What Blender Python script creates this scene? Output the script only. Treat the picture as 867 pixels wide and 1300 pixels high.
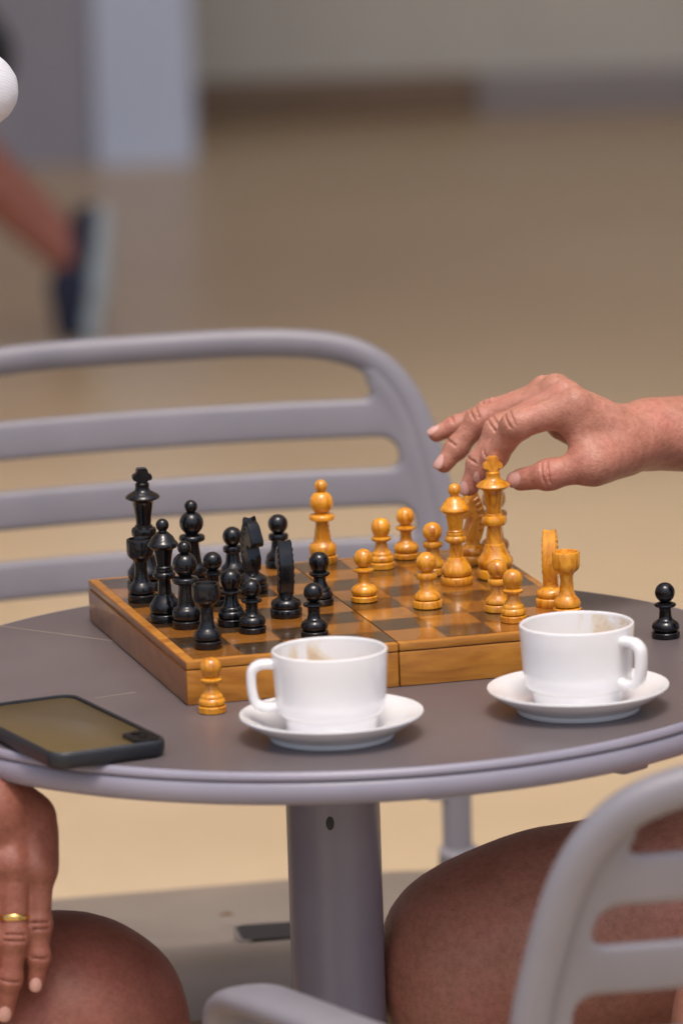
import bpy, bmesh, math, random
import numpy as np
from mathutils import Vector, Matrix
random.seed(7)
R = math.radians
for o in list(bpy.data.objects): bpy.data.objects.remove(o)
scene = bpy.context.scene
COL = scene.collection

# ------------------------------------------------------------------ camera
cd = bpy.data.cameras.new('camera'); cam = bpy.data.objects.new('camera', cd); COL.objects.link(cam)
scene.camera = cam
RT = Vector((0.9995, -0.0062, -0.0314)); UP = Vector((0.0320, 0.1927, 0.9807)); FW = Vector((0, 0.9812, -0.1928))
m = Matrix((RT, UP, -FW)).transposed().to_4x4(); m.translation = Vector((0.0099, -4.2351, 1.6805))
cam.matrix_world = m
cd.sensor_fit = 'VERTICAL'; cd.sensor_height = 36.0; cd.lens = 36.0*8167/1300
cd.clip_start = 0.1; cd.clip_end = 200
cd.dof.use_dof = True; cd.dof.focus_distance = 4.36; cd.dof.aperture_fstop = 6.0; cd.dof.aperture_blades = 9

# ------------------------------------------------------------------ light
SUN_EL, SUN_AZ = R(70), R(172)          # very high, a little behind the camera
w = bpy.data.worlds.new('World'); scene.world = w; w.use_nodes = True
nt = w.node_tree; bg = nt.nodes['Background']
sky = nt.nodes.new('ShaderNodeTexSky'); sky.sky_type = 'NISHITA'; sky.sun_disc = False
sky.sun_elevation = SUN_EL; sky.sun_rotation = SUN_AZ; sky.air_density = 0.8; sky.dust_density = 5.0; sky.ozone_density = 0.6
nt.links.new(sky.outputs[0], bg.inputs[0]); bg.inputs[1].default_value = 0.15
sd = bpy.data.lights.new('sun', 'SUN'); sun = bpy.data.objects.new('sun', sd); COL.objects.link(sun)
sd.energy = 1.0; sd.angle = R(16); sd.color = (1.0, 0.95, 0.88)
sdir = Vector((math.sin(SUN_AZ)*math.cos(SUN_EL), math.cos(SUN_AZ)*math.cos(SUN_EL), math.sin(SUN_EL)))
sun.rotation_euler = sdir.to_track_quat('Z', 'Y').to_euler()
scene.view_settings.view_transform = 'Standard'; scene.view_settings.look = 'None'
scene.view_settings.gamma = 1.0; scene.view_settings.use_curve_mapping = False
scene.view_settings.exposure = 0.40
scene.render.engine = 'CYCLES'

# ------------------------------------------------------------------ materials
def new_mat(name):
    mt = bpy.data.materials.new(name); mt.use_nodes = True
    return mt, mt.node_tree.nodes, mt.node_tree.links, mt.node_tree.nodes['Principled BSDF']
def ramp(N, stops):
    r = N.new('ShaderNodeValToRGB'); e = r.color_ramp.elements
    while len(e) < len(stops): e.new(0.5)
    for i, (p, c) in enumerate(stops): e[i].position = p; e[i].color = (*c, 1)
    return r
def coords(N, L, scale, kind='Object', rot=(0, 0, 0)):
    tc = N.new('ShaderNodeTexCoord'); mp = N.new('ShaderNodeMapping')
    mp.inputs['Scale'].default_value = scale; mp.inputs['Rotation'].default_value = rot
    L.new(tc.outputs[kind], mp.inputs[0]); return mp
def bump(N, L, B, src, strength, dist):
    b = N.new('ShaderNodeBump'); b.inputs['Strength'].default_value = strength; b.inputs['Distance'].default_value = dist
    L.new(src, b.inputs['Height']); L.new(b.outputs[0], B.inputs['Normal'])
def noise(N, L, vec, scale, detail=4, rough=0.55, dist=0.0):
    n = N.new('ShaderNodeTexNoise'); n.inputs['Scale'].default_value = scale; n.inputs['Detail'].default_value = detail
    n.inputs['Roughness'].default_value = rough; n.inputs['Distortion'].default_value = dist
    L.new(vec.outputs[0], n.inputs['Vector']); return n
def plain(name, c1, c2, rough=0.4, scale=(20, 20, 20), bstr=0.0, bscale=400, bdist=0.0004, coat=0.0, metal=0.0, rvar=0.1, sss=None, spec=0.5):
    mt, N, L, B = new_mat(name)
    mp = coords(N, L, scale); n = noise(N, L, mp, 1.0, 5)
    rp = ramp(N, [(0.3, c1), (0.7, c2)]); L.new(n.outputs[0], rp.inputs[0]); L.new(rp.outputs[0], B.inputs['Base Color'])
    mr = N.new('ShaderNodeMapRange'); mr.inputs[3].default_value = max(0.02, rough-rvar); mr.inputs[4].default_value = rough+rvar
    L.new(n.outputs[0], mr.inputs[0]); L.new(mr.outputs[0], B.inputs['Roughness'])
    B.inputs['Coat Weight'].default_value = coat; B.inputs['Coat Roughness'].default_value = 0.12; B.inputs['Metallic'].default_value = metal
    B.inputs['Specular IOR Level'].default_value = spec
    if bstr:
        m2 = coords(N, L, (1, 1, 1)); n2 = noise(N, L, m2, bscale, 3); bump(N, L, B, n2.outputs[0], bstr, bdist)
    if sss:
        B.inputs['Subsurface Weight'].default_value = sss[0]; B.inputs['Subsurface Radius'].default_value = sss[1]; B.inputs['Subsurface Scale'].default_value = sss[2]
    return mt
def wood(name, stops, scale, rough, coat, rand=0.15, bstr=0.15, rot=(0, 0, 0), dist=1.5, blotch=0.0):
    mt, N, L, B = new_mat(name)
    oi = N.new('ShaderNodeObjectInfo')
    tc = N.new('ShaderNodeTexCoord'); add = N.new('ShaderNodeVectorMath'); add.operation = 'MULTIPLY_ADD'
    cv = N.new('ShaderNodeCombineXYZ')
    for i in range(3): L.new(oi.outputs['Random'], cv.inputs[i])
    add.inputs[1].default_value = (3.7, 5.1, 2.3); L.new(cv.outputs[0], add.inputs[0]); L.new(tc.outputs['Object'], add.inputs[2])
    mp = N.new('ShaderNodeMapping'); mp.inputs['Scale'].default_value = scale; mp.inputs['Rotation'].default_value = rot
    L.new(add.outputs[0], mp.inputs[0])
    n = noise(N, L, mp, 1.0, 6, 0.6, dist)
    rp = ramp(N, stops); L.new(n.outputs[0], rp.inputs[0])
    hs = N.new('ShaderNodeHueSaturation'); mr = N.new('ShaderNodeMapRange'); mr.inputs[3].default_value = 1-rand; mr.inputs[4].default_value = 1+rand
    L.new(oi.outputs['Random'], mr.inputs[0]); L.new(mr.outputs[0], hs.inputs['Value']); L.new(rp.outputs[0], hs.inputs['Color'])
    L.new(hs.outputs[0], B.inputs['Base Color'])
    m2 = N.new('ShaderNodeMapping'); L.new(add.outputs[0], m2.inputs[0]); n3 = noise(N, L, m2, 60, 4)
    r2 = N.new('ShaderNodeMapRange'); r2.inputs[3].default_value = rough*0.7; r2.inputs[4].default_value = rough*1.4
    L.new(n3.outputs[0], r2.inputs[0]); L.new(r2.outputs[0], B.inputs['Roughness'])
    B.inputs['Coat Weight'].default_value = coat; B.inputs['Coat Roughness'].default_value = 0.08
    bump(N, L, B, n.outputs[0], bstr, 0.0006)
    return mt

M = {}
M['floor'] = None
M['wood_piece'] = wood('yellow_stained_wood', [(0.25, (0.30, 0.075, 0.003)), (0.40, (0.58, 0.205, 0.009)), (0.56, (0.74, 0.31, 0.016)), (0.78, (0.80, 0.40, 0.035))], (110, 110, 45), 0.24, 0.5, 0.12, 0.2, dist=2.2)
M['black_piece'] = wood('black_lacquered_wood', [(0.3, (0.003, 0.003, 0.004)), (0.7, (0.007, 0.007, 0.008))], (120, 120, 90), 0.13, 0.0, 0.2, 0.35)
M['square_light'] = wood('light_square_veneer', [(0.25, (0.22, 0.075, 0.010)), (0.5, (0.33, 0.125, 0.018)), (0.75, (0.42, 0.175, 0.03))], (22, 130, 22), 0.22, 0.7, 0.18, 0.06)
M['square_dark'] = wood('dark_square_veneer', [(0.25, (0.035, 0.018, 0.007)), (0.6, (0.075, 0.038, 0.014)), (0.8, (0.11, 0.058, 0.022))], (22, 130, 22), 0.22, 0.7, 0.18, 0.06)
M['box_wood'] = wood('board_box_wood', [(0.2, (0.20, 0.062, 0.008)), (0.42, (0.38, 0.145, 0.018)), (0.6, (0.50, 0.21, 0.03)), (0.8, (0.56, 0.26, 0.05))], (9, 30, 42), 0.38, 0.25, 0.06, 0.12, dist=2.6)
M['box_side_shaded'] = wood('board_side_shaded_red_brown_wood', [(0.2, (0.12, 0.033, 0.006)), (0.45, (0.20, 0.062, 0.012)), (0.7, (0.27, 0.09, 0.018))], (40, 9, 30), 0.3, 0.4, 0.05, 0.1, dist=2.2)  # red brown plank, darkened further for the shade on the left face
M['groove'] = plain('board_groove_shadow_gap', (0.06, 0.025, 0.008), (0.09, 0.04, 0.012), 0.6)
M['table_top'] = plain('table_top_reflection_taupe', (0.115, 0.093, 0.094), (0.145, 0.119, 0.121), 0.34, (9, 9, 9), 0.06, 900, 0.0002, rvar=0.06)  # brown of the reflected surroundings is put into the base colour
M['table_metal'] = plain('mauve_grey_coated_metal', (0.25, 0.235, 0.29), (0.29, 0.275, 0.33), 0.36, (14, 14, 14), 0.08, 1200, 0.0002, rvar=0.06)
M['pale_line'] = plain('table_pale_line', (0.26, 0.21, 0.17), (0.33, 0.27, 0.22), 0.5)
M['chair'] = plain('mauve_grey_plastic', (0.205, 0.195, 0.216), (0.245, 0.232, 0.255), 0.42, (11, 11, 11), 0.10, 900, 0.0003, rvar=0.08)
M['seat'] = plain('seat_taupe_plastic', (0.20, 0.165, 0.135), (0.25, 0.205, 0.17), 0.5, (11, 11, 11), 0.10, 900, 0.0003, rvar=0.08)
M['porcelain'] = plain('white_glazed_porcelain', (0.80, 0.79, 0.79), (0.84, 0.83, 0.83), 0.14, (30, 30, 30), coat=0.3, rvar=0.04)
M['rubber'] = plain('black_rubber', (0.010, 0.012, 0.016), (0.018, 0.021, 0.027), 0.45, (60, 60, 60), 0.2, 1500, 0.0002)
M['phone_back'] = plain('bronze_glass_phone_back', (0.10, 0.068, 0.026), (0.12, 0.082, 0.034), 0.3, (8, 8, 8), coat=0.15, rvar=0.03)
M['glass_black'] = plain('black_glass', (0.004, 0.004, 0.005), (0.007, 0.007, 0.008), 0.3, coat=0.0, rvar=0.05, spec=0.3)
M['silver'] = plain('silver_metal', (0.5, 0.5, 0.5), (0.6, 0.6, 0.6), 0.3, metal=1.0)
M['gold'] = plain('gold', (0.72, 0.44, 0.13), (0.8, 0.52, 0.18), 0.2, metal=1.0, rvar=0.05)
M['white_cloth'] = None
M['navy'] = plain('navy_shoe_fabric', (0.012, 0.017, 0.04), (0.02, 0.027, 0.055), 0.8, (80, 80, 80), 0.3, 900, 0.0005)
M['black_cloth'] = plain('black_cloth', (0.008, 0.008, 0.010), (0.016, 0.016, 0.018), 0.85, (60, 60, 60), 0.3, 900, 0.0005)
M['grey_cloth'] = plain('grey_blue_cloth', (0.06, 0.07, 0.10), (0.09, 0.10, 0.13), 0.85, (60, 60, 60), 0.3, 900, 0.0005)
M['sole'] = plain('pale_rubber_sole', (0.40, 0.46, 0.48), (0.48, 0.54, 0.56), 0.6, (40, 40, 40))
M['hair'] = plain('dark_brown_hair', (0.018, 0.011, 0.007), (0.04, 0.025, 0.015), 0.55, (300, 300, 60), 0.6, 500, 0.001)
M['nail'] = plain('finger_nail', (0.56, 0.30, 0.25), (0.62, 0.35, 0.29), 0.28, (90, 90, 90), coat=0.2)
M['wall'] = plain('beige_plaster', (0.60, 0.55, 0.46), (0.65, 0.60, 0.50), 0.85, (3, 3, 3), 0.3, 120, 0.002)
M['grey_wall'] = plain('mauve_grey_plaster', (0.36, 0.34, 0.37), (0.40, 0.38, 0.41), 0.8, (3, 3, 3), 0.3, 120, 0.002)
M['pillar'] = plain('pale_blue_white_paint', (0.66, 0.72, 0.85), (0.70, 0.76, 0.88), 0.6, (3, 3, 3), 0.2, 120, 0.001)
M['skirting'] = plain('brown_skirting', (0.20, 0.125, 0.07), (0.24, 0.155, 0.09), 0.5, (4, 30, 30))
M['skirting_grey'] = plain('grey_mauve_skirting', (0.32, 0.27, 0.25), (0.36, 0.31, 0.29), 0.5, (4, 30, 30))
M['unseen_ceiling'] = plain('unseen_ceiling_plaster', (0.74, 0.70, 0.65), (0.78, 0.74, 0.69), 0.9, (2, 2, 2))
M['leaf'] = plain('dry_leaf', (0.10, 0.05, 0.02), (0.16, 0.08, 0.03), 0.7)

def cloth_white():
    mt, N, L, B = new_mat('white_knit_cotton')
    mp = coords(N, L, (1, 1, 1)); wv = N.new('ShaderNodeTexWave'); wv.bands_direction = 'Z'; wv.inputs['Scale'].default_value = 330; wv.inputs['Distortion'].default_value = 0.6
    L.new(mp.outputs[0], wv.inputs['Vector']); rp = ramp(N, [(0.0, (0.66, 0.66, 0.70)), (1.0, (0.80, 0.80, 0.83))]); L.new(wv.outputs[0], rp.inputs[0])
    L.new(rp.outputs[0], B.inputs['Base Color']); B.inputs['Roughness'].default_value = 0.85; bump(N, L, B, wv.outputs[0], 0.5, 0.0006)
    return mt
M['white_cloth'] = cloth_white()

def floor_mat():
    mt, N, L, B = new_mat('tan_stone_floor')
    mp = coords(N, L, (1, 1, 1)); n = noise(N, L, mp, 0.9, 6, 0.6, 0.4)
    rp = ramp(N, [(0.3, (0.48, 0.355, 0.215)), (0.5, (0.54, 0.41, 0.255)), (0.72, (0.60, 0.465, 0.30))]); L.new(n.outputs[0], rp.inputs[0])
    n2 = noise(N, L, mp, 35, 5); mx = N.new('ShaderNodeMix'); mx.data_type = 'RGBA'; mx.blend_type = 'MULTIPLY'; mx.inputs[0].default_value = 0.25
    r2 = ramp(N, [(0.3, (0.7, 0.7, 0.7)), (0.7, (1, 1, 1))]); L.new(n2.outputs[0], r2.inputs[0])
    L.new(rp.outputs[0], mx.inputs[6]); L.new(r2.outputs[0], mx.inputs[7])
    L.new(mx.outputs[2], B.inputs['Base Color'])
    mr = N.new('ShaderNodeMapRange'); mr.inputs[3].default_value = 0.22; mr.inputs[4].default_value = 0.42; L.new(n2.outputs[0], mr.inputs[0]); L.new(mr.outputs[0], B.inputs['Roughness'])
    bump(N, L, B, n2.outputs[0], 0.08, 0.002)
    return mt
M['floor'] = floor_mat()

def skin_mat(name, base, red, dark):
    mt, N, L, B = new_mat(name)
    mp = coords(N, L, (1, 1, 1)); n = noise(N, L, mp, 38, 5, 0.6); rp = ramp(N, [(0.28, dark), (0.5, base), (0.74, red)]); L.new(n.outputs[0], rp.inputs[0])
    v = N.new('ShaderNodeTexVoronoi'); v.inputs['Scale'].default_value = 620; L.new(mp.outputs[0], v.inputs['Vector'])
    n2 = noise(N, L, mp, 230, 4, 0.65)
    mx = N.new('ShaderNodeMix'); mx.data_type = 'RGBA'; mx.blend_type = 'MULTIPLY'; mx.inputs[0].default_value = 0.55
    r2 = ramp(N, [(0.3, (0.62, 0.5, 0.46)), (0.6, (1, 1, 1))]); L.new(n2.outputs[0], r2.inputs[0])
    L.new(rp.outputs[0], mx.inputs[6]); L.new(r2.outputs[0], mx.inputs[7])
    nb = noise(N, L, mp, 9, 3, 0.6, 0.6); rb = ramp(N, [(0.32, (1.0, 1.0, 1.0)), (0.68, (0.92, 0.72, 0.70))]); L.new(nb.outputs[0], rb.inputs[0])
    mb = N.new('ShaderNodeMix'); mb.data_type = 'RGBA'; mb.blend_type = 'MULTIPLY'; mb.inputs[0].default_value = 0.7; L.new(mx.outputs[2], mb.inputs[6]); L.new(rb.outputs[0], mb.inputs[7]); mx = mb
    # a few moles
    v2 = N.new('ShaderNodeTexVoronoi'); v2.inputs['Scale'].default_value = 17; v2.inputs['Randomness'].default_value = 1.0; L.new(mp.outputs[0], v2.inputs['Vector'])
    mole = N.new('ShaderNodeMapRange'); mole.inputs[1].default_value = 0.010; mole.inputs[2].default_value = 0.024; L.new(v2.outputs['Distance'], mole.inputs[0])
    mx2 = N.new('ShaderNodeMix'); mx2.data_type = 'RGBA'; mx2.inputs[6].default_value = (0.05, 0.018, 0.012, 1); L.new(mole.outputs[0], mx2.inputs[0]); L.new(mx.outputs[2], mx2.inputs[7])
    L.new(mx2.outputs[2], B.inputs['Base Color'])
    B.inputs['Roughness'].default_value = 0.47; B.inputs['Specular IOR Level'].default_value = 0.4
    B.inputs['Subsurface Weight'].default_value = 0.12; B.inputs['Subsurface Radius'].default_value = (1.0, 0.35, 0.2); B.inputs['Subsurface Scale'].default_value = 0.004
    ad = N.new('ShaderNodeMath'); ad.operation = 'ADD'; L.new(n2.outputs[0], ad.inputs[0]); L.new(v.outputs['Distance'], ad.inputs[1])
    bump(N, L, B, ad.outputs[0], 0.32, 0.0007)
    return mt
M['skin'] = skin_mat('tanned_skin', (0.51, 0.252, 0.175), (0.56, 0.248, 0.186), (0.42, 0.198, 0.128))
M['skin_shaded'] = skin_mat('shaded_reddish_tanned_skin', (0.30, 0.115, 0.076), (0.34, 0.127, 0.088), (0.25, 0.092, 0.058))  # lowered tone holds the shade on the hand and thigh below the table
M['skin_leg'] = skin_mat('tanned_leg_skin', (0.40, 0.165, 0.115), (0.45, 0.19, 0.135), (0.34, 0.13, 0.085))

# ------------------------------------------------------------------ helpers
def link(name, me, mat=None, parent=None, smooth=None):
    if mat is not None and len(me.materials) == 0: me.materials.append(M[mat] if isinstance(mat, str) else mat)
    if smooth is not None:
        me.polygons.foreach_set('use_smooth', [True]*len(me.polygons))
        if smooth < 180: me.set_sharp_from_angle(angle=R(smooth))
    o = bpy.data.objects.new(name, me); COL.objects.link(o)
    if parent: o.parent = parent
    return o
def mesh(verts, faces):
    me = bpy.data.meshes.new('mesh'); me.from_pydata([tuple(v) for v in verts], [], [tuple(f) for f in faces]); me.update(); return me
def from_bm(bm):
    bmesh.ops.recalc_face_normals(bm, faces=bm.faces)
    me = bpy.data.meshes.new('mesh'); bm.to_mesh(me); bm.free(); return me
def thing(name, label, cat, loc=(0, 0, 0), rz=0, group=None):
    o = bpy.data.objects.new(name, None); COL.objects.link(o); o.empty_display_size = 0.02
    o.location = loc; o.rotation_euler = (0, 0, rz); return tag(o, label, cat, group)
def tag(o, label=None, cat=None, group=None, kind=None):
    if label: o['label'] = label
    if cat: o['category'] = cat
    if group: o['group'] = group
    if kind: o['kind'] = kind
    return o
def box_bm(bm, lo, hi, bev=0.0, seg=2):
    r = bmesh.ops.create_cube(bm, size=1); vs = r['verts']
    for v in vs: v.co = Vector([lo[i]+(v.co[i]+0.5)*(hi[i]-lo[i]) for i in range(3)])
    if bev:
        es = list({e for v in vs for e in v.link_edges})
        bmesh.ops.bevel(bm, geom=es, offset=bev, segments=seg, affect='EDGES', profile=0.6)
def box(name, lo, hi, mat, parent=None, bev=0.0, seg=2):
    bm = bmesh.new(); box_bm(bm, lo, hi, bev, seg); return link(name, from_bm(bm), mat, parent, 35)
def lathe_mesh(prof, n=44, scale=1.0):
    vs, fs, rows = [], [], []
    for r, z in prof:
        if r < 1e-7: rows.append([len(vs)]); vs.append((0, 0, z*scale))
        else:
            rows.append(list(range(len(vs), len(vs)+n)))
            for i in range(n): a = 2*math.pi*i/n; vs.append((r*scale*math.cos(a), r*scale*math.sin(a), z*scale))
    for a, b in zip(rows, rows[1:]):
        if len(a) == 1 and len(b) == 1: continue
        for i in range(n):
            j = (i+1) % n
            if len(a) == 1: fs.append((a[0], b[j], b[i]))
            elif len(b) == 1: fs.append((a[i], a[j], b[0]))
            else: fs.append((a[i], a[j], b[j], b[i]))
    bm = bmesh.new(); me = mesh(vs, fs); bm.from_mesh(me); return from_bm(bm)
def lathe(name, prof, mat, parent=None, n=44, scale=1.0, ang=38):
    return link(name, lathe_mesh(prof, n, scale), mat, parent, ang)
def catmull(pts, n):
    P = [Vector(p) for p in pts]; P = [2*P[0]-P[1]]+P+[2*P[-1]-P[-2]]; out = []
    for i in range(1, len(P)-2):
        for k in range(n):
            t = k/n; a, b, c, d = P[i-1:i+3]
            out.append(0.5*((2*b)+(c-a)*t+(2*a-5*b+4*c-d)*t*t+(3*b-a-3*c+d)*t**3))
    out.append(P[-2]); return out
def sweep(path, sec, up=Vector((0, 1, 0)), cap=True):
    """sec(t) -> list of (u, v) offsets; u along 'side', v along 'up'-ish; path list of Vectors"""
    vs, fs = [], []; n = len(path); k = None
    for i, p in enumerate(path):
        t = (path[min(i+1, n-1)]-path[max(i-1, 0)]).normalized()
        s = t.cross(up).normalized(); u = s.cross(t).normalized()
        S = sec(i/(n-1)); k = len(S)
        for a, b in S: vs.append(p+s*a+u*b)
    for i in range(n-1):
        for j in range(k): j2 = (j+1) % k; fs.append((i*k+j, i*k+j2, (i+1)*k+j2, (i+1)*k+j))
    if cap: fs.append(tuple(range(k))); fs.append(tuple((n-1)*k+j for j in range(k)))
    bm = bmesh.new(); bm.from_mesh(mesh(vs, fs)); return from_bm(bm)
def ell(a, b, n=16, p=2.0):
    out = []
    for i in range(n):
        t = 2*math.pi*i/n; c, s = math.cos(t), math.sin(t)
        out.append((a*math.copysign(abs(c)**(2/p), c), b*math.copysign(abs(s)**(2/p), s)))
    return out
def copy_tree(o, parent=None):
    c = o.copy(); COL.objects.link(c); c.parent = parent
    for ch in [x for x in bpy.data.objects if x.parent == o]: copy_tree(ch, c)
    return c

# ------------------------------------------------------------------ signed-distance bodies
def surface_nets(F, org, h):
    nx, ny, nz = F.shape; S = F < 0
    cnt = np.zeros((nx-1, ny-1, nz-1), np.float32); acc = [np.zeros_like(cnt) for _ in range(3)]
    idx = np.zeros(cnt.shape, np.int32)
    for ax in range(3):
        for da in (0, 1):
            for db in (0, 1):
                o1 = [0, 0, 0]; oth = [i for i in range(3) if i != ax]; o1[oth[0]] = da; o1[oth[1]] = db; o2 = list(o1); o2[ax] = 1
                sl = lambda o: tuple(slice(o[i], o[i]+cnt.shape[i]) for i in range(3))
                a, b = F[sl(o1)], F[sl(o2)]; m = S[sl(o1)] != S[sl(o2)]
                t = np.where(m, a/np.where(m, a-b, 1), 0)
                cnt += m
                for i in range(3): acc[i] += np.where(m, (t if i == ax else o1[i]), 0)
    act = cnt > 0; ii = np.argwhere(act); idx[act] = np.arange(len(ii))
    V = np.stack([(acc[i][act]/cnt[act]+ii[:, i])*h+org[i] for i in range(3)], 1)
    Q = []
    for ax in range(3):
        b, c = (ax+1) % 3, (ax+2) % 3
        lo = [slice(None)]*3; hi = [slice(None)]*3; lo[ax] = slice(0, -1); hi[ax] = slice(1, None)
        m = S[tuple(lo)] != S[tuple(hi)]; e = np.argwhere(m); e = e[(e[:, b] > 0) & (e[:, c] > 0) & (e[:, b] < F.shape[b]-1) & (e[:, c] < F.shape[c]-1)]
        ins = S[e[:, 0], e[:, 1], e[:, 2]]
        def cell(ob, oc):
            q = e.copy(); q[:, b] -= ob; q[:, c] -= oc; return idx[q[:, 0], q[:, 1], q[:, 2]]
        q = np.stack([cell(1, 1), cell(0, 1), cell(0, 0), cell(1, 0)], 1); q[~ins] = q[~ins][:, ::-1]; Q.append(q)
    return V, np.concatenate(Q)
def sdf_mesh(prims, h, k=0.012, pad=0.02):
    """prims: (a, b, ra, rb[, k[, squash]]) tapered capsules, smoothly joined; k<0 carves"""
    A = np.array([[min(p[0][i]-p[2], p[1][i]-p[3]) for i in range(3)] for p in prims if (len(p) < 5 or p[4] is None or p[4] > 0)]).min(0)-pad
    B = np.array([[max(p[0][i]+p[2], p[1][i]+p[3]) for i in range(3)] for p in prims if (len(p) < 5 or p[4] is None or p[4] > 0)]).max(0)+pad
    ns = [int(math.ceil((B[i]-A[i])/h))+1 for i in range(3)]
    F = np.full(ns, 0.5, np.float32)
    ax = [A[i]+h*np.arange(ns[i]) for i in range(3)]
    for p in prims:
        a, b, ra, rb = np.array(p[0], float), np.array(p[1], float), p[2], p[3]
        kk = p[4] if len(p) > 4 and p[4] is not None else k
        ka = abs(kk); mrg = max(ra, rb)+ka*1.2+3*h
        s0 = [max(0, int((min(a[i], b[i])-mrg-A[i])/h)) for i in range(3)]; s1 = [min(ns[i], int((max(a[i], b[i])+mrg-A[i])/h)+2) for i in range(3)]
        X, Y, Z = np.meshgrid(*[ax[i][s0[i]:s1[i]] for i in range(3)], indexing='ij', sparse=True)
        ab = b-a; L2 = max(ab@ab, 1e-12)
        t = np.clip(((X-a[0])*ab[0]+(Y-a[1])*ab[1]+(Z-a[2])*ab[2])/L2, 0, 1)
        dx, dy, dz = X-a[0]-t*ab[0], Y-a[1]-t*ab[1], Z-a[2]-t*ab[2]
        if len(p) > 5:      # squash: (unit axis, factor>1) flattens the section along that axis
            n, f = np.array(p[5][0], float), p[5][1]; dn = dx*n[0]+dy*n[1]+dz*n[2]
            dx, dy, dz = dx+dn*n[0]*(f-1), dy+dn*n[1]*(f-1), dz+dn*n[2]*(f-1)
        d = np.sqrt(dx*dx+dy*dy+dz*dz)-(ra+t*(rb-ra))
        sl = tuple(slice(s0[i], s1[i]) for i in range(3)); f = F[sl]
        if kk > 0:
            hh = np.clip(0.5+0.5*(f-d)/ka, 0, 1); F[sl] = f*(1-hh)+d*hh-ka*hh*(1-hh)
        else:
            hh = np.clip(0.5-0.5*(f+d)/ka, 0, 1); F[sl] = f*(1-hh)-d*hh+ka*hh*(1-hh)
    return surface_nets(F, A, h)
def join_np(parts):
    V, Q, n = [], [], 0
    for v, q in parts: V.append(v); Q.append(q+n); n += len(v)
    V = np.concatenate(V).astype(np.float32); Q = np.concatenate(Q).astype(np.int32)
    me = bpy.data.meshes.new('mesh'); me.vertices.add(len(V)); me.vertices.foreach_set('co', V.ravel())
    me.loops.add(Q.size); me.loops.foreach_set('vertex_index', Q.ravel()); me.polygons.add(len(Q))
    me.polygons.foreach_set('loop_start', np.arange(0, Q.size, 4, dtype=np.int32)); me.update(calc_edges=True); me.validate()
    return me

# ================================================================== SETTING
def sheet(name, x0, x1, y0, y1, z, mat):
    return tag(link(name, mesh([(x0, y0, z), (x1, y0, z), (x1, y1, z), (x0, y1, z)], [(0, 1, 2, 3)]), mat), kind='structure')
sheet('floor', -40, 40, -60, 60, 0, 'floor')
wl = box('back_wall', (-9, 8.32, -0.02), (9, 8.6, 5.4), 'wall'); tag(wl, 'beige plastered wall behind the walkway', 'wall')
box('skirting_board', (-9, 8.30, -0.01), (0.30, 8.322, 0.084), 'skirting', wl, 0.003)['label'] = 'brown skirting board'
box('skirting_board', (0.303, 8.305, -0.01), (9, 8.322, 0.084), 'skirting_grey', wl, 0.003)['label'] = 'grey mauve skirting board'
pl = thing('pillar', 'pale blue white pillar standing on the floor against a mauve grey pier', 'pillar', (-0.34, 7.85, 0))
box('shaft', (-0.088, -0.07, -0.01), (0.095, 0.2, 5.4), 'pillar', pl, 0.008)
gp = box('wall_pier', (-2.2, 7.80, -0.01), (-0.43, 8.25, 5.4), 'grey_wall', None, 0.006); tag(gp, 'mauve grey plastered wall pier beside the pale pillar', 'wall')
tag(box('unseen_ceiling', (-9, 2.7, 5.4), (9, 8.6, 5.6), 'unseen_ceiling'), kind='structure')  # unseen roof, added and sized to darken the far floor and wall

# ================================================================== TABLE
ZT = 0.74
tb = thing('cafe_table', 'round mauve grey cafe table on a single post carrying the chessboard', 'table', (0, 0, 0))
TR = 0.2964
top = lathe('table_top', [(0, ZT-0.006), (TR-0.0045, ZT-0.006), (TR-0.0045, ZT), (TR-0.03, ZT), (0, ZT)], 'table_top', tb, 160)
lathe('lip', [(TR-0.0044, ZT-0.006), (TR-0.0016, ZT-0.0060), (TR-0.0004, ZT-0.0045), (TR-0.0004, ZT-0.0028), (TR-0.0018, ZT-0.0008), (TR-0.0035, ZT-0.0001), (TR-0.0044, ZT-0.0002), (TR-0.0044, ZT-0.006)], 'table_metal', tb, 160)
lathe('rim', [(TR-0.03, ZT-0.0055), (TR-0.0045, ZT-0.0062), (TR-0.002, ZT-0.0068), (TR-0.0004, ZT-0.0085), (TR+0.0006, ZT-0.0125), (TR+0.0003, ZT-0.0175), (TR-0.003, ZT-0.0215), (TR-0.008, ZT-0.0228), (TR-0.03, ZT-0.0205), (TR-0.03, ZT-0.0055)], 'table_metal', tb, 160)
lathe('under_plate', [(0, ZT-0.022), (0.07, ZT-0.022), (0.09, ZT-0.018), (TR-0.02, ZT-0.014), (TR-0.02, ZT-0.0062), (0, ZT-0.0062)], 'table_metal', tb, 96)
for k in range(2):
    bm = bmesh.new(); hl_ = 0.268 if k == 0 else 0.2; box_bm(bm, (-hl_ if k else -0.2, -0.013, ZT-0.034), (hl_, 0.013, ZT-0.0145), 0.004)
    br = link('bracket_arm', from_bm(bm), 'table_metal', tb, 35); br.rotation_euler = (0, 0, R(-43+90*k))
    br.location = (0, 0, -0.0005*k)
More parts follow.
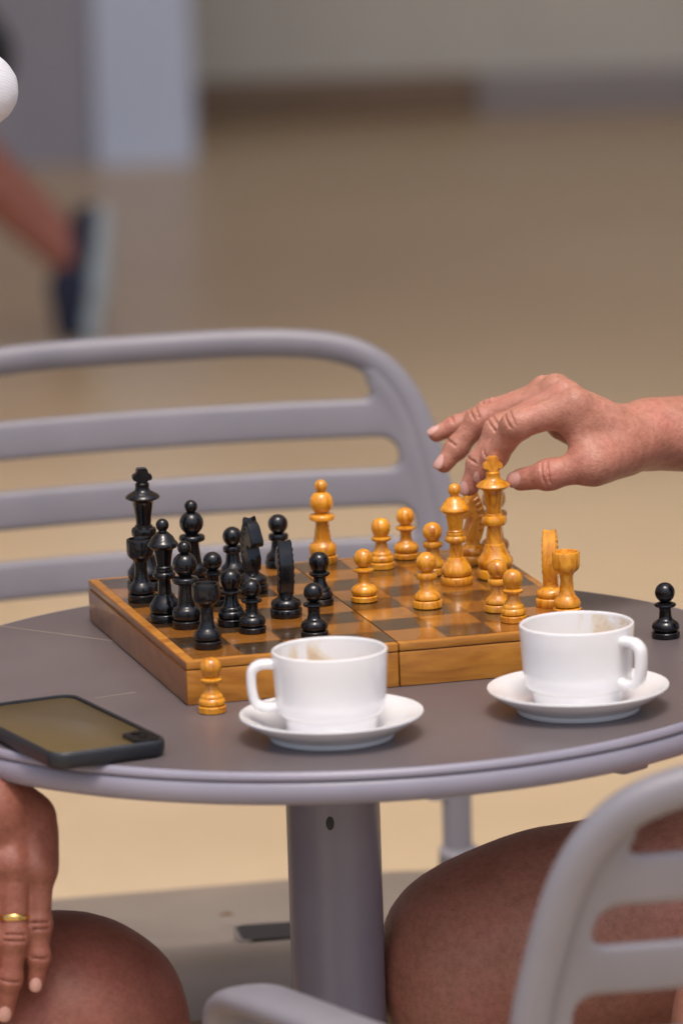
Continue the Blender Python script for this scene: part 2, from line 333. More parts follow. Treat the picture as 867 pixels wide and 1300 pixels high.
# post: round tube with a shallow pressed flute on the side towards the near rim
sec = []
for i in range(72):
    a = 2*math.pi*i/72; r = 0.0318; da = (a+math.pi/2-R(6)+math.pi) % (2*math.pi)-math.pi
    r -= 0.0012*math.exp(-(da/0.16)**2); sec.append((r*math.cos(a), r*math.sin(a)))
vs = [(x, y, z) for z in (0.03, ZT-0.02) for x, y in sec]; fs = [(i, (i+1) % 72, 72+(i+1) % 72, 72+i) for i in range(72)]
post = link('post', mesh(vs, fs), 'table_metal', tb, 60); post.location = (-0.0022, 0, 0)
hl = lathe('bolt_hole_dark_disc', [(0, -0.002), (0.0032, -0.002), (0.0032, 0.0002), (0.0026, 0.0006), (0, 0.0006)], 'rubber', post, 20)  # dark disc drawn in place of the hole's shaded inside
hl.rotation_euler = (R(90), 0, 0); hl.scale = (0.85, 1.5, 1); hl.location = (-0.0022, -0.0313, 0.6415)
lathe('collar', [(0.0315, ZT-0.028), (0.037, ZT-0.028), (0.042, ZT-0.0235), (0.042, ZT-0.0215), (0.03, ZT-0.0215)], 'table_metal', tb, 48)
lathe('base_hub', [(0, 0.02), (0.05, 0.02), (0.052, 0.03), (0.045, 0.045), (0.034, 0.055), (0, 0.055)], 'table_metal', tb, 48)
for k in range(4):
    a = R(45+90*k); p = [(0.03, 0, 0.035), (0.14, 0, 0.03), (0.24, 0, 0.016), (0.27, 0, 0.01)]
    ft = link('foot', sweep(catmull(p, 6), lambda t: ell(0.022-0.006*t, 0.012-0.003*t, 12, 3), Vector((0, 0, 1))), 'table_metal', tb, 50)
    ft.rotation_euler = (0, 0, a)
    lathe('foot_pad', [(0, 0), (0.013, 0), (0.013, 0.006), (0, 0.006)], 'rubber', ft, 20).location = (0.262, 0, 0.0)
def pale_line(p, q, wd):  # thin raised pale strip laid on the table top
    p, q = Vector(p), Vector(q); d = (q-p).normalized(); s = Vector((-d.y, d.x, 0))*wd/2
    vs = [p-s, q-s, q+s, p+s]; n = Vector((0, 0, 0.0004)); bm = bmesh.new()
    b = [bm.verts.new(v) for v in vs]; t = [bm.verts.new(v+n) for v in vs]
    bm.faces.new(t); bm.faces.new(b[::-1])
    for i in range(4): bm.faces.new((b[i], b[(i+1) % 4], t[(i+1) % 4], t[i]))
    return link('pale_line', from_bm(bm), 'pale_line', top)
pale_line((-0.2325, 0.1768, ZT-0.0001), (-0.150, 0.1142, ZT-0.0001), 0.0012)
pale_line((-0.158, -0.0635, ZT-0.0001), (-0.1312, -0.0489, ZT-0.0001), 0.0009)

# ================================================================== CHESSBOARD
BL = 0.29; BH = 0.0299; BO = Vector((-0.0952, -0.0954, ZT)); BA = 0.256; ZB = ZT+BH
def b2w(u, v): c, s = math.cos(BA), math.sin(BA); return Vector((BO.x+(c*u-s*v)*BL, BO.y+(s*u+c*v)*BL, ZB))
bd = thing('chessboard', 'open wooden folding chessboard box lying on the table', 'chessboard', BO, BA)
for hf in range(2):
    x0, x1 = (0.0, BL/2-0.0004) if hf == 0 else (BL/2+0.0004, BL)
    hb = box('box_half', (x0, 0, 0.0002), (x1, BL, 0.0236), 'box_wood', bd, 0.0011)
    box('shadow_gap', (x0+0.0012, 0.0012, 0.0230), (x1-0.0012, BL-0.0012, 0.0250), 'groove', hb)
    box('lid_panel', (x0, 0, 0.0243), (x1, BL, BH-0.0003), 'box_wood', hb, 0.0010)
box('side_panel', (-0.0007, 0.0012, 0.0008), (0.0022, BL-0.0012, 0.0230), 'box_side_shaded', bd, 0.0005)['label'] = 'red brown side plank, darkened with painted shade'  # left plank, part of its shade is put into the wood colour
box('side_strip', (-0.0006, 0.0012, 0.0248), (0.0022, BL-0.0012, BH-0.0010), 'box_side_shaded', bd, 0.0004)
for yy in (0.22, 0.78):
    hg = box('hinge', (BL/2-0.009, BL*yy-0.012, 0.0001), (BL/2+0.009, BL*yy+0.012, 0.0012), 'gold', bd, 0.0002)
SQ = 0.1195*BL; BR = 0.022*BL; sqm = {}
for kx in ('square_light', 'square_dark'):
    bm = bmesh.new(); g = 0.00012; box_bm(bm, (g, g, 0), (SQ-g, SQ-g, 0.0006)); sqm[kx] = from_bm(bm); sqm[kx].materials.append(M[kx])
for i in range(8):
    for j in range(8):
        o = bpy.data.objects.new('square', sqm['square_light' if (i+j) % 2 == 0 else 'square_dark']); COL.objects.link(o); o.parent = bd
        o.location = (BR+i*SQ+(0.0004 if i >= 4 else -0.0004), BR+j*SQ, BH-0.0006)
        if (i*3+j*5) % 7 < 3: o.rotation_euler = (0, 0, math.pi); o.location += Vector((SQ, SQ, 0))

# ================================================================== CHESS PIECES (millimetre profiles: base / stem / collar / head)
def ballp(c, r, a0, a1=90, n=11):
    return [(r*math.cos(R(a0+(a1-a0)*i/n)) if i < n or a1 < 90 else 0.0, c+r*math.sin(R(a0+(a1-a0)*i/n))) for i in range(n+1)]
def close(p): return [(0, p[0][1])]+p+([(0, p[-1][1])] if p[-1][0] > 0 else [])
PROF = {
 'pawn': [('base', [(8.4, 0), (9.2, .7), (9.25, 3.6), (8.7, 4.2), (6.9, 4.6)]),
          ('stem', [(6.8, 4.5), (8.3, 5.2), (9.05, 6.6), (9.1, 8.1), (8.2, 10), (6.2, 11.5), (4.7, 12.5), (4.15, 14.5), (3.95, 18.3), (4.3, 20.2)]),
          ('collar', [(4.2, 20), (6.6, 20.9), (7.2, 21.7), (7.0, 22.6), (5.2, 23.3), (4.3, 23.9)]),
          ('head', [(4.0, 23.6)]+ballp(30.1, 6.6, -66))],
 'pawn_thick': [('base', [(8.6, 0), (9.5, .7), (9.6, 4.7), (9.1, 5.3), (7.2, 5.6)]),
          ('stem', [(7.1, 5.5), (8.8, 6.2), (9.0, 7.0), (8.2, 9.2), (6.0, 11.2), (5.3, 12.8), (4.6, 19.2)]),
          ('collar', [(4.6, 19), (6.4, 19.3), (6.9, 20.2), (6.9, 22.4), (6.3, 23.4), (4.8, 23.6)]),
          ('head', [(4.2, 23.3)]+ballp(30.2, 6.9, -64))],
 'pawn_ringed': [('base', [(8.2, 0), (9.0, .6), (9.1, 4.1), (8.6, 4.6), (6.8, 5.0)]),
          ('stem', [(6.7, 4.9), (8.4, 5.6), (8.7, 7.2), (8.1, 8.8), (7.2, 9.5), (7.3, 10.2), (6.6, 11.8), (5.7, 12.3), (5.4, 13.2), (4.3, 15.5), (4.0, 19.2)]),
          ('collar', [(4.0, 19.0), (6.2, 19.8), (7.0, 20.8), (7.0, 21.7), (6.0, 22.5), (4.4, 23.0)]),
          ('head', [(4.2, 22.8), (5.6, 24.6)]+ballp(29.4, 6.8, -30, 62, 8)+[(0, 36.1)])],
 'bishop': [('base', [(9.6, 0), (10.2, .8), (10.25, 4.9), (9.6, 5.5), (7.9, 5.9)]),
          ('stem', [(7.8, 5.8), (9.4, 6.7), (10.0, 9.3), (9.8, 11.8), (8.7, 13.7), (6.8, 14.6), (6.3, 15.6), (6.1, 17), (4.7, 28.4), (5.0, 30.2)]),
          ('collar', [(4.9, 30), (7.6, 30.5), (8.9, 31.3), (9.1, 33.4), (8.4, 34.6), (5.6, 35.5)]),
          ('head', [(4.8, 35.3)]+ballp(43.4, 8.4, -62, 66)),
          ('finial', [(3.3, 50.6)]+ballp(55, 4.7, -60))],
 'rook': [('base', [(9.0, 0), (9.7, .8), (9.75, 4.8), (9.1, 5.4), (7.4, 5.8)]),
          ('stem', [(7.3, 5.7), (8.9, 6.6), (9.3, 8.6), (8.3, 11.3), (6.2, 13.3), (5.7, 14.2), (4.8, 17.5), (4.3, 24), (4.7, 28)]),
          ('tower', [(4.5, 27.6), (5.6, 29.4), (7.6, 31.0), (9.0, 32.8), (9.4, 35), (9.45, 42.4), (9.0, 43.7), (8.2, 44), (7.2, 43.6), (7.0, 42.6), (0, 42.4)])],
 'queen': [('base', [(10.4, 0), (11.1, .8), (11.15, 4.8), (10.5, 5.6), (8.8, 6.1)]),
          ('stem', [(8.7, 6.0), (10.3, 7.2), (10.9, 9.6), (10.2, 12), (8.2, 15.2), (6.7, 17.4), (6.3, 18.6), (5.0, 19.0), (4.75, 21), (4.25, 28.2), (4.6, 29.4)]),
          ('ring', [(4.4, 29.1), (6.6, 29.6), (7.6, 30.8), (7.7, 32.6), (6.7, 34.0), (6.2, 34.3), (6.5, 35.3), (6.2, 36.3), (5.6, 36.6), (5.8, 37.6), (5.2, 38.4)]),
          ('crown', [(4.9, 38.2), (5.3, 42), (6.2, 47), (6.8, 49.8), (9.2, 50.9), (10.4, 52.4), (10.3, 53.6), (9.4, 54.8), (8.6, 55.6), (7.2, 58.2), (4.8, 60.6), (3.2, 61.9)]),
          ('finial', [(3.0, 61.5)]+ballp(66.3, 4.5, -52))],
 'king': [('base', [(12.0, 0), (12.9, .9), (12.95, 5.8), (12.2, 6.8), (10.2, 7.4)]),
          ('stem', [(10.1, 7.3), (11.9, 8.6), (12.7, 11.6), (12.2, 13.6), (10.6, 15.6), (8.4, 19.2), (7.3, 22.6), (7.0, 24), (6.2, 24.4), (5.9, 26), (5.0, 35.4), (5.2, 37.2)]),
          ('ring', [(5.0, 37), (7.4, 37.4), (8.6, 38.6), (8.8, 41.8), (8.1, 43.4), (6.2, 44.2), (6.1, 45.2), (5.4, 45.7)]),
          ('crown', [(5.2, 45.4), (5.5, 50), (6.6, 57.5), (7.3, 61.8), (9.0, 63.2), (11.6, 64.3), (12.1, 65.2), (11.5, 66.4), (8.6, 68.2), (5.6, 69.8), (4.9, 71.4), (5.0, 73)]),
          ('finial_neck', [(4.6, 72.6), (5.0, 73.4), (5.0, 74.6), (4.1, 75.3), (4.2, 76.2)])],
}
def cross_mesh():
    bm = bmesh.new()
    pts = [(-3.2, 75.6), (-3.4, 77.0), (-6.2, 77.2), (-7.0, 79.2), (-6.2, 81.4), (-4.0, 81.9), (-4.0, 84.6), (-2.8, 85.8), (2.8, 85.8), (4.0, 84.6), (4.0, 81.9), (6.2, 81.4), (7.0, 79.2), (6.2, 77.2), (3.4, 77.0), (3.2, 75.6)]
    f = bm.faces.new([bm.verts.new((x*.001, -.0036, z*.001)) for x, z in pts])
    e = bmesh.ops.extrude_face_region(bm, geom=[f]); bmesh.ops.translate(bm, verts=[v for v in e['geom'] if isinstance(v, bmesh.types.BMVert)], vec=(0, .0072, 0))
    bmesh.ops.bevel(bm, geom=list(bm.edges), offset=0.0005, segments=2, affect='EDGES'); return from_bm(bm)
def knight_head():
    # side outline (x forward, z up), millimetres
    pts = [(-4.2, 16.0), (-5.6, 19), (-7.4, 24), (-8.3, 30), (-8.2, 36), (-7.0, 41.5), (-5.2, 46), (-3.6, 49.4), (-2.9, 53.4), (-1.2, 54.0), (-0.2, 50.6), (2.0, 50.2), (4.6, 48.2), (6.4, 44.6), (8.6, 40.4), (10.2, 37.0), (10.0, 34.4), (8.4, 33.0), (6.4, 33.4), (4.2, 34.2), (2.4, 33.2), (2.4, 30.6), (3.8, 27), (5.2, 23), (5.0, 19), (4.0, 16.0)]
    bm = bmesh.new(); rows = []
    for y, s in ((-5.0, 0.90), (-4.2, 0.975), (0, 1.0), (4.2, 0.975), (5.0, 0.90)):
        cx, cz = 0.5, 34
        nz = 1.8 if y == 0 else 0.0
        rows.append([bm.verts.new(((cx+(x-cx)*s)*.001, y*(1.0-0.004*max(0, z-40))*.001, (cz+(z-cz)*s-(nz if z > 53 else 0))*.001 if z > 17 else z*.001)) for x, z in pts])
    n = len(pts)
    for a, b in zip(rows, rows[1:]):
        for i in range(n): bm.faces.new((a[i], a[(i+1) % n], b[(i+1) % n], b[i]))
    bm.faces.new(rows[0]); bm.faces.new(rows[-1]); return from_bm(bm)
def knight_mane():
    bm = bmesh.new(); p = [(-4.4, 24.5), (-5.0, 29), (-4.9, 33.5), (-4.1, 38), (-2.8, 42.2), (-1.4, 46)]
    for i, (x, z) in enumerate(p):
        for sgn in (-1, 1):
            lo = (x-2.2, 4.2*sgn if sgn > 0 else -5.5, z-1.3); hi = (x+2.4, 5.5 if sgn > 0 else -4.2, z+1.3)
            st = len(bm.verts); box_bm(bm, [c*.001 for c in lo], [c*.001 for c in hi], 0.0006, 1)
            bm.verts.ensure_lookup_table(); vv = bm.verts[st:]
            bmesh.ops.rotate(bm, verts=vv, cent=(x*.001, 0, z*.001), matrix=Matrix.Rotation(R(28), 3, 'Y'))
    return from_bm(bm)
PM = {k: [(n, lathe_mesh(close(p), 40, 0.001)) for n, p in v] for k, v in PROF.items()}
KB = [('base', lathe_mesh(close([(10.0, 0), (10.7, .8), (10.8, 5.2), (10.2, 6), (9.2, 6.4)]), 40, .001)),
      ('pedestal', lathe_mesh(close([(9.0, 6.1), (10.1, 7.2), (10.3, 9.2), (9.6, 11), (7.0, 12.6), (5.4, 13.6), (5.0, 15.2), (5.3, 17.5)]), 40, .001))]
KH, KM, CM = knight_head(), knight_mane(), cross_mesh()
for lst in list(PM.values())+[KB]:
    for _, me in lst:
        me.polygons.foreach_set('use_smooth', [True]*len(me.polygons)); me.set_sharp_from_angle(angle=R(42))
for me in (KH, KM, CM):
    me.polygons.foreach_set('use_smooth', [True]*len(me.polygons)); me.set_sharp_from_angle(angle=R(32))
def tinted(me, mat, cache={}):
    k = (me.name, mat)
    if k not in cache:
        c = me.copy(); c.materials.clear(); c.materials.append(M[mat]); cache[k] = c
    return cache[k]
def piece(kind, variant, black, loc, label, rz=0.0, tilt=(0, 0), s=1.0):
    t = thing('chess_'+kind, label, 'chess '+kind, loc, rz, ('black' if black else 'yellow')+' chess pieces')
    t.rotation_euler = (tilt[0], tilt[1], rz); t.scale = (s, s, s); mat = 'black_piece' if black else 'wood_piece'
    def add(n, me):
        o = bpy.data.objects.new(n, tinted(me, mat)); COL.objects.link(o); o.parent = t; return o
    if kind == 'knight':
        for n, me in KB: add(n, me)
        hd = add('head', KH); mn = add('mane', KM); mn.parent = hd
    else:
        for n, me in PM[variant]: add(n, me)
        if kind == 'king': add('cross', CM)
    return t
def P(u, v): return b2w(u, v)
rr = random.Random(3)
spin = lambda: rr.uniform(0, 6.28)
YW = 'yellow stained wood '
BK = 'black lacquered '
WH = [
 ('bishop', 'bishop', (-0.0040, 0.2165), YW+'bishop alone by the far edge of the board', 1.0),
 ('pawn', 'pawn_ringed', (0.0371, 0.1905), YW+'pawn with ringed stem standing nearest to the lone bishop', 1.0),
 ('pawn', 'pawn', (0.0548, 0.2225), YW+'pawn standing by the far edge of the board behind other yellow pawns', 1.0),
 ('pawn', 'pawn_thick', (0.0727, 0.1640), YW+'pawn half hidden behind the yellow queen', 1.0),
 ('pawn', 'pawn', (0.0238, 0.0800), YW+'pawn in the middle of the board nearest the black pawns', 1.0),
 ('pawn', 'pawn_thick', (0.0665, 0.0525), YW+'thick collared pawn in front of the yellow queen', 1.04),
 ('queen', 'queen', (0.0882, 0.1285), YW+'queen with round knob beside the king', 1.0),
 ('king', 'king', (0.1155, 0.1455), YW+'king with cross being gripped by the hand', 1.0),
 ('bishop', 'bishop', (0.1172, 0.2085), YW+'bishop hidden behind the yellow king', 1.0),
 ('pawn', 'pawn_thick', (0.1140, 0.0330), YW+'pawn behind a similar pawn next to the cup rim', 0.97),
 ('pawn', 'pawn_ringed', (0.1232, -0.0020), YW+'pawn closest to the cup whose handle points right', 1.0),
 ('rook', 'rook', (0.1600, 0.0130), YW+'rook partly hidden behind the coffee cup', 1.0),
]
for k, va, (x, y), lb, s in WH: piece(k, va, False, (x, y, ZB), lb, spin() if k != 'king' else R(6), s=s)
piece('knight', '', False, (0.1014, 0.1985, ZB), YW+'knight with carved mane under the reaching fingers', R(205))
piece('knight', '', False, (0.1505, 0.0450, ZB), YW+'knight seen edge on behind the yellow rook', R(82))
piece('pawn', 'pawn_ringed', False, (-0.0788, -0.1160, ZT), YW+'captured pawn on the table against the board corner', 1.1, s=1.03)
BKL = [
 ('king', 'king', (-0.1273, 0.1440), BK+'king with wide disc crown, tallest of the black pieces', 1.0),
 ('rook', 'rook', (-0.1291, 0.1035), BK+'rook in front of the black king', 1.0),
 ('queen', 'queen', (-0.1114, 0.0360), BK+'queen with small knob between black rook and bishop', 1.0),
 ('bishop', 'bishop', (-0.0945, 0.1565), BK+'bishop behind the black queen and pawns', 1.0),
 ('bishop', 'bishop', (-0.0965, 0.0125), BK+'bishop beside the black queen, behind the cornered rook', 1.0),
 ('pawn', 'pawn', (-0.0794, 0.0860), BK+'pawn between the two black bishops and the black knight', 1.0),
 ('pawn', 'pawn_thick', (-0.0667, 0.1700), BK+'pawn half hidden behind the black knight', 1.0),
 ('pawn', 'pawn_thick', (-0.0350, 0.2060), BK+'pawn by the far edge near the yellow bishop', 1.02),
 ('pawn', 'pawn_ringed', (-0.0662, 0.0160), BK+'pawn right of the front black bishop', 1.08),
 ('pawn', 'pawn', (-0.0522, -0.0095), BK+'pawn at the front of the group beside the pointed knight', 1.0),
 ('rook', 'rook', (-0.0815, -0.0545), BK+'rook in the near corner of the board above the captured pawn', 1.0),
 ('pawn', 'pawn_ringed', (-0.0064, 0.0735), BK+'pawn in the middle facing the yellow pawn', 1.02),
 ('pawn', 'pawn', (-0.0105, -0.0290), BK+'pawn on the fold of the board just behind the cup rim', 1.0),
]
for k, va, (x, y), lb, s in BKL: piece(k, va, True, (x, y, ZB), lb, spin() if k != 'king' else R(10), s=s)
piece('knight', '', True, (-0.0530, 0.1215, ZB), BK+'knight showing its ridged mane among the pawns', R(-62))
piece('knight', '', True, (-0.0296, 0.0380, ZB), BK+'knight seen edge on with pointed head', R(100))
piece('pawn', 'pawn', True, (0.2289, 0.0690, ZT), BK+'captured pawn alone on the table by the far rim', 0.7, s=1.05)

# ================================================================== CUPS
def stained():
    mt, N, L, B = new_mat('coffee_stained_glaze')
    mp = coords(N, L, (1, 1, 0.7)); n = noise(N, L, mp, 55, 6, 0.65, 0.8); n2 = noise(N, L, mp, 18, 2)
    mu = N.new('ShaderNodeMath'); mu.operation = 'MULTIPLY'; L.new(n.outputs[0], mu.inputs[0]); L.new(n2.outputs[0], mu.inputs[1])
    rp = ramp(N, [(0.25, (0.82, 0.81, 0.80)), (0.33, (0.74, 0.64, 0.50)), (0.44, (0.56, 0.38, 0.21))]); L.new(mu.outputs[0], rp.inputs[0])
    L.new(rp.outputs[0], B.inputs['Base Color']); B.inputs['Roughness'].default_value = 0.2; return mt
M['stained'] = stained()
M['coffee'] = plain('coffee_foam_dregs', (0.20, 0.10, 0.04), (0.50, 0.34, 0.2), 0.4, (110, 110, 110))
def cup(name, loc, az, label, slabel):
    sx = thing('saucer', slabel, 'saucer', loc, 0, 'white saucers')
    lathe('dish', [(0, 2.2), (30, 2.2), (34, 0.2), (35, 0), (39.6, 0), (40.4, 0.6), (40.6, 3.4), (43, 5.0), (52, 10), (58.4, 14.6), (59.4, 15.8), (59.2, 16.8), (58, 16.9), (50, 12.2), (41, 7.6), (34, 6.0), (31.5, 5.9), (30.5, 5.2), (0, 5.2)], 'porcelain', sx, 96, .001, 50)
    c = thing('coffee_cup', label, 'cup', (loc[0], loc[1], loc[2]+0.0053), az, 'white coffee cups')
    lathe('body', [(0, 1.5), (24.5, 1.5), (25.5, 0), (28.6, 0.2), (29.4, 1.3), (29.9, 8.6), (31.0, 10.4), (33.6, 11.7), (34.9, 14.0), (35.6, 20), (36.8, 40), (37.5, 51.4), (37.3, 52.7), (36.4, 53.2), (35.4, 52.8), (35.0, 51.2)], 'porcelain', c, 96, .001, 50)
    lathe('inner_wall', [(35.1, 51.8), (34.4, 40), (33.2, 20), (32.2, 12), (29, 8.2), (24, 6.6), (0, 6.0)], 'stained', c, 72, .001, 60)
    lathe('coffee_dregs', [(0, 6.4), (22, 6.9), (27, 8.2), (27, 7.4), (0, 6.1)], 'coffee', c, 48, .001, 60)
    pts = [(34.8, 0, 44.2), (40, 0, 44.8), (46, 0, 44.2), (50, 0, 40.6), (50.8, 0, 34), (50.2, 0, 26), (48.4, 0, 20), (43.5, 0, 16.8), (38, 0, 16.6), (34, 0, 17.6)]
    pts = [Vector(p)*.001 for p in pts]
    link('handle', sweep(catmull(pts, 7), lambda t: ell(0.0033, 0.0050, 14, 2.6)), 'porcelain', c, 60)
    return c
cup('cup', (-0.0007, -0.1990, ZT), R(183), 'white porcelain coffee cup standing closest to the captured yellow pawn, handle towards the phone', 'white saucer under the cup closest to the captured yellow pawn')
cup('cup', (0.1602, -0.1440, ZT), R(-38), 'white porcelain coffee cup nearest the lone black pawn, handle pointing away from the board', 'white saucer under the cup nearest the lone black pawn')

# ================================================================== PHONES
def rrect(a, b, r, n=8):
    out = []
    for cx, cy, s in ((a-r, b-r, 0), (-a+r, b-r, 90), (-a+r, -b+r, 180), (a-r, -b+r, 270)):
        for i in range(n+1): t = R(s+90*i/n); out.append((cx+r*math.cos(t), cy+r*math.sin(t)))
    return out
def slab(name, levels, mat, parent, ang=45):
    vs, fs = [], []; k = None
    for a, b, r, z in levels:
        q = rrect(a, b, r); k = len(q); vs += [(x, y, z) for x, y in q]
    for i in range(len(levels)-1):
        for j in range(k): fs.append((i*k+j, i*k+(j+1) % k, (i+1)*k+(j+1) % k, (i+1)*k+j))
    fs += [tuple(range(k))[::-1], tuple((len(levels)-1)*k+j for j in range(k))]
    return link(name, mesh(vs, fs), mat, parent, ang)
ph = thing('phone', 'smartphone lying face down on the table in a black case, bronze back showing', 'phone', (-0.1735, -0.1840, ZT), math.atan2(-0.908, 0.42))
a, b = 0.080, 0.0405
slab('case', [(a-.003, b-.003, .010, 0.0002), (a-.0008, b-.0008, .0125, .0018), (a, b, .013, .0045), (a, b, .013, .0088), (a-.0006, b-.0006, .0125, .0108), (a-.0017, b-.0017, .0115, .0116), (a-.0029, b-.0029, .0105, .0110), (a-.0031, b-.0031, .010, .0085)], 'rubber', ph)
slab('back_panel', [(a-.0033, b-.0033, .010, .0080), (a-.0033, b-.0033, .010, .0094), (a-.0042, b-.0042, .0095, .0099)], 'phone_back', ph)
cb = slab('camera_bump', [(.0135, .0085, .006, .0090), (.0135, .0085, .006, .0116), (.0125, .0075, .0055, .0122)], 'glass_black', ph); cb.location = (a-.0185, b-.0135, 0)
for q in (-0.006, 0.005):
    lathe('lens', [(0, 12.2), (3.4, 12.2), (3.4, 13.0), (2.6, 13.1), (2.4, 12.6), (0, 12.6)], 'glass_black', cb, 24, .001).location = (q, 0, 0)
bt = slab('side_button', [(.008, .0014, .0009, .0050), (.008, .0014, .0009, .0082)], 'rubber', ph); bt.location = (-a+0.0, b-.020, .002); bt.rotation_euler = (0, 0, R(90))
ph2 = thing('phone', 'black phone with silver edge lying on the empty chair seat behind the table post', 'phone', (-0.028, 0.420, 0.4395), R(8))
slab('case', [(.0485, .021, .007, .0), (.050, .0225, .008, .003), (.050, .0225, .008, .009), (.0485, .021, .007, .0108)], 'glass_black', ph2)
slab('silver_edge', [(.0050, .0215, .003, .001), (.0055, .0222, .003, .010)], 'silver', ph2).location = (-.0455, 0, 0.0003)

# ================================================================== CHAIRS
ZTOP = 0.820
OUT = [(0.40, .226), (0.50, .231), (0.59, .235), (0.665, .235), (0.712, .2285), (0.755, .2185), (0.783, .205), (0.802, .186), (0.8125, .161), (0.8175, .130), (0.820, .08), (0.820, 0)]
def half_w(z):
    for (z0, w0), (z1, w1) in zip(OUT, OUT[1:]):
        if z0 <= z <= z1 and z1 > z0: return w0+(w1-w0)*(z-z0)/(z1-z0)
    return OUT[0][1]
def backy(x, z): return -0.205-(z-0.42)*math.tan(R(10.5))-0.03*(1-(x/0.235)**2)+0.012
def seat_mesh():
    nu, nv = 26, 22; topv, botv = [], []
    for j in range(nv+1):
        v = j/nv; y = -0.215+0.465*v
        e = min(v, 1-v)*0.465; rc = 0.05; hw = 0.212+0.012*v
        if e < rc: hw -= rc-math.sqrt(max(0, rc*rc-(rc-e)**2))
        for i in range(nu+1):
            u = -1+2*i/nu; x = u*hw
            z = 0.396+0.056*min(1, v*1.25)-0.010*(1-u*u)*math.sin(math.pi*min(1, v*1.1))
            if v > 0.86: z -= 0.55*(v-0.86)**2*3.2
            topv.append((x, y, z)); botv.append((x*0.985, y*0.985, z-0.013-(0.024*max(0, (v-0.8)/0.2))))
    vs = topv+botv; off = len(topv); fs = []; W = nu+1
    for j in range(nv):
        for i in range(nu):
            a = j*W+i; fs.append((a, a+1, a+W+1, a+W)); fs.append((off+a, off+a+W, off+a+W+1, off+a+1))
    ring = [i for i in range(W)]+[j*W+nu for j in range(1, nv+1)]+[nv*W+i for i in range(nu-1, -1, -1)]+[j*W for j in range(nv-1, 0, -1)]
    for k in range(len(ring)): a, b = ring[k], ring[(k+1) % len(ring)]; fs.append((a, off+a, off+b, b))
    bm = bmesh.new(); bm.from_mesh(mesh(vs, fs)); return from_bm(bm)
def make_chair(label):
    t = thing('chair', label, 'chair', (0, 0, 0), 0, 'matching slatted cafe chairs')
    path = [Vector((-w_, backy(-w_, z)-.0045, z)) for z, w_ in OUT]; path += [Vector((-p.x, p.y, p.z)) for p in path[-2::-1]]
    fr = link('back_frame', sweep(catmull(path, 6), lambda q: ell(0.0118, 0.0105, 16, 2.4), Vector((0, 1, 0.0))), 'chair', t, 70)
    d = 0.0225
    for k in range(5):
        zc = ZTOP-d-0.0247-0.015-k*0.0547; m = 20; E = [0, .006, .012, .018, .0185]+[.0185+.0125*(1-math.cos(math.pi/2*i/7)) for i in range(1, 8)]+[.04, .06, .09, .13, .17]
        E = sorted(set(E)); cols = [(-1, e) for e in E]+[(0, 0)]+[(1, e) for e in reversed(E)]; vs, fs = [], []
        for sg, e in cols:
            q = min(1.0, max(0.0, (.031-e)/.0125)); hh = .0150+.01236*(1-math.sqrt(max(0, 1-q*q))) if sg else .0150
            for a_, b_ in ell(1, 1, m, 4.5):
                zz = zc+a_*hh; x = sg*(half_w(zz)-.004-e); vs.append((x, backy(x, zz)+b_*0.0058, zz))
        n = len(cols)-1
        for i in range(n):
            for j in range(m): fs.append((i*m+j, i*m+(j+1) % m, (i+1)*m+(j+1) % m, (i+1)*m+j))
        fs += [tuple(range(m)), tuple(n*m+j for j in range(m))]
        bm = bmesh.new(); bm.from_mesh(mesh(vs, fs)); link('slat', from_bm(bm), 'chair', t, 50)
    x0 = half_w(0.7853)-.0225-.0125
    for sg in (-1, 1):
        zs = [0.455+0.33*i/26 for i in range(27)]+[.7853+.0118*math.sin(math.pi/2*i/6) for i in range(1, 7)]; vs, fs = [], []; m = 10
        for z in zs:
            xi = half_w(z)-.0232; xo = half_w(z)-.003
            if z > .7853: xi = min(x0+math.sqrt(max(0, .0125**2-(z-.7853)**2)), xo-.004)
            for a_, b_ in ell(1, 1, m, 5):
                x = sg*((xi+xo)/2+a_*(xo-xi)/2); vs.append((x, backy(x, z)+b_*0.0060, z))
        n = len(zs)-1
        for i in range(n):
            for j in range(m): fs.append((i*m+j, i*m+(j+1) % m, (i+1)*m+(j+1) % m, (i+1)*m+j))
        fs += [tuple(range(m)), tuple(n*m+j for j in range(m))]
        bm = bmesh.new(); bm.from_mesh(mesh(vs, fs)); link('stile_web', from_bm(bm), 'chair', t, 50)
    link('seat', seat_mesh(), 'seat', t, 50)
    bm = bmesh.new(); box_bm(bm, (-0.19, 0.155, 0.385), (0.19, 0.185, 0.435), 0.008); link('seat_rail', from_bm(bm), 'chair', t, 40)
    for s in (-1, 1):
        arm = [(s*.232, backy(.232, .63), .628), (s*.250, -0.17, .628), (s*.276, -0.06, .625), (s*.290, 0.04, .620), (s*.2925, 0.088, .613), (s*.292, 0.112, .598), (s*.290, 0.118, .578), (s*.287, 0.114, .560)]
        link('armrest', sweep(catmull([Vector(p) for p in arm], 7), lambda q: ell(0.0215-0.004*abs(q-.5), 0.0085, 16, 2.6), Vector((0, 0.35, 1))), 'chair', t, 60)
        for nm, p in (('leg', [(s*.205, .175, .43), (s*.212, .19, .2), (s*.22, .20, .004)]), ('leg', [(s*.226, backy(.226, .40)+.004, .415), (s*.224, -.215, .3), (s*.222, -.262, .004)])):
            link(nm, sweep(catmull([Vector(q) for q in p], 6), lambda q: ell(0.0165-0.003*q, 0.0145-0.003*q, 14, 2.6), Vector((0, 1, 0.05))), 'chair', t, 60)
        sp = [Vector((s*.21, .17, .405)), Vector((s*.222, 0, .395)), Vector((s*.226, -.205, .395))]
        link('side_rail', sweep(catmull(sp, 5), lambda q: ell(0.010, 0.016, 12, 3), Vector((0, 0, 1))), 'chair', t, 60)
    return t
ch = make_chair('empty mauve grey slatted chair across the table behind the chessboard, phone on its seat')
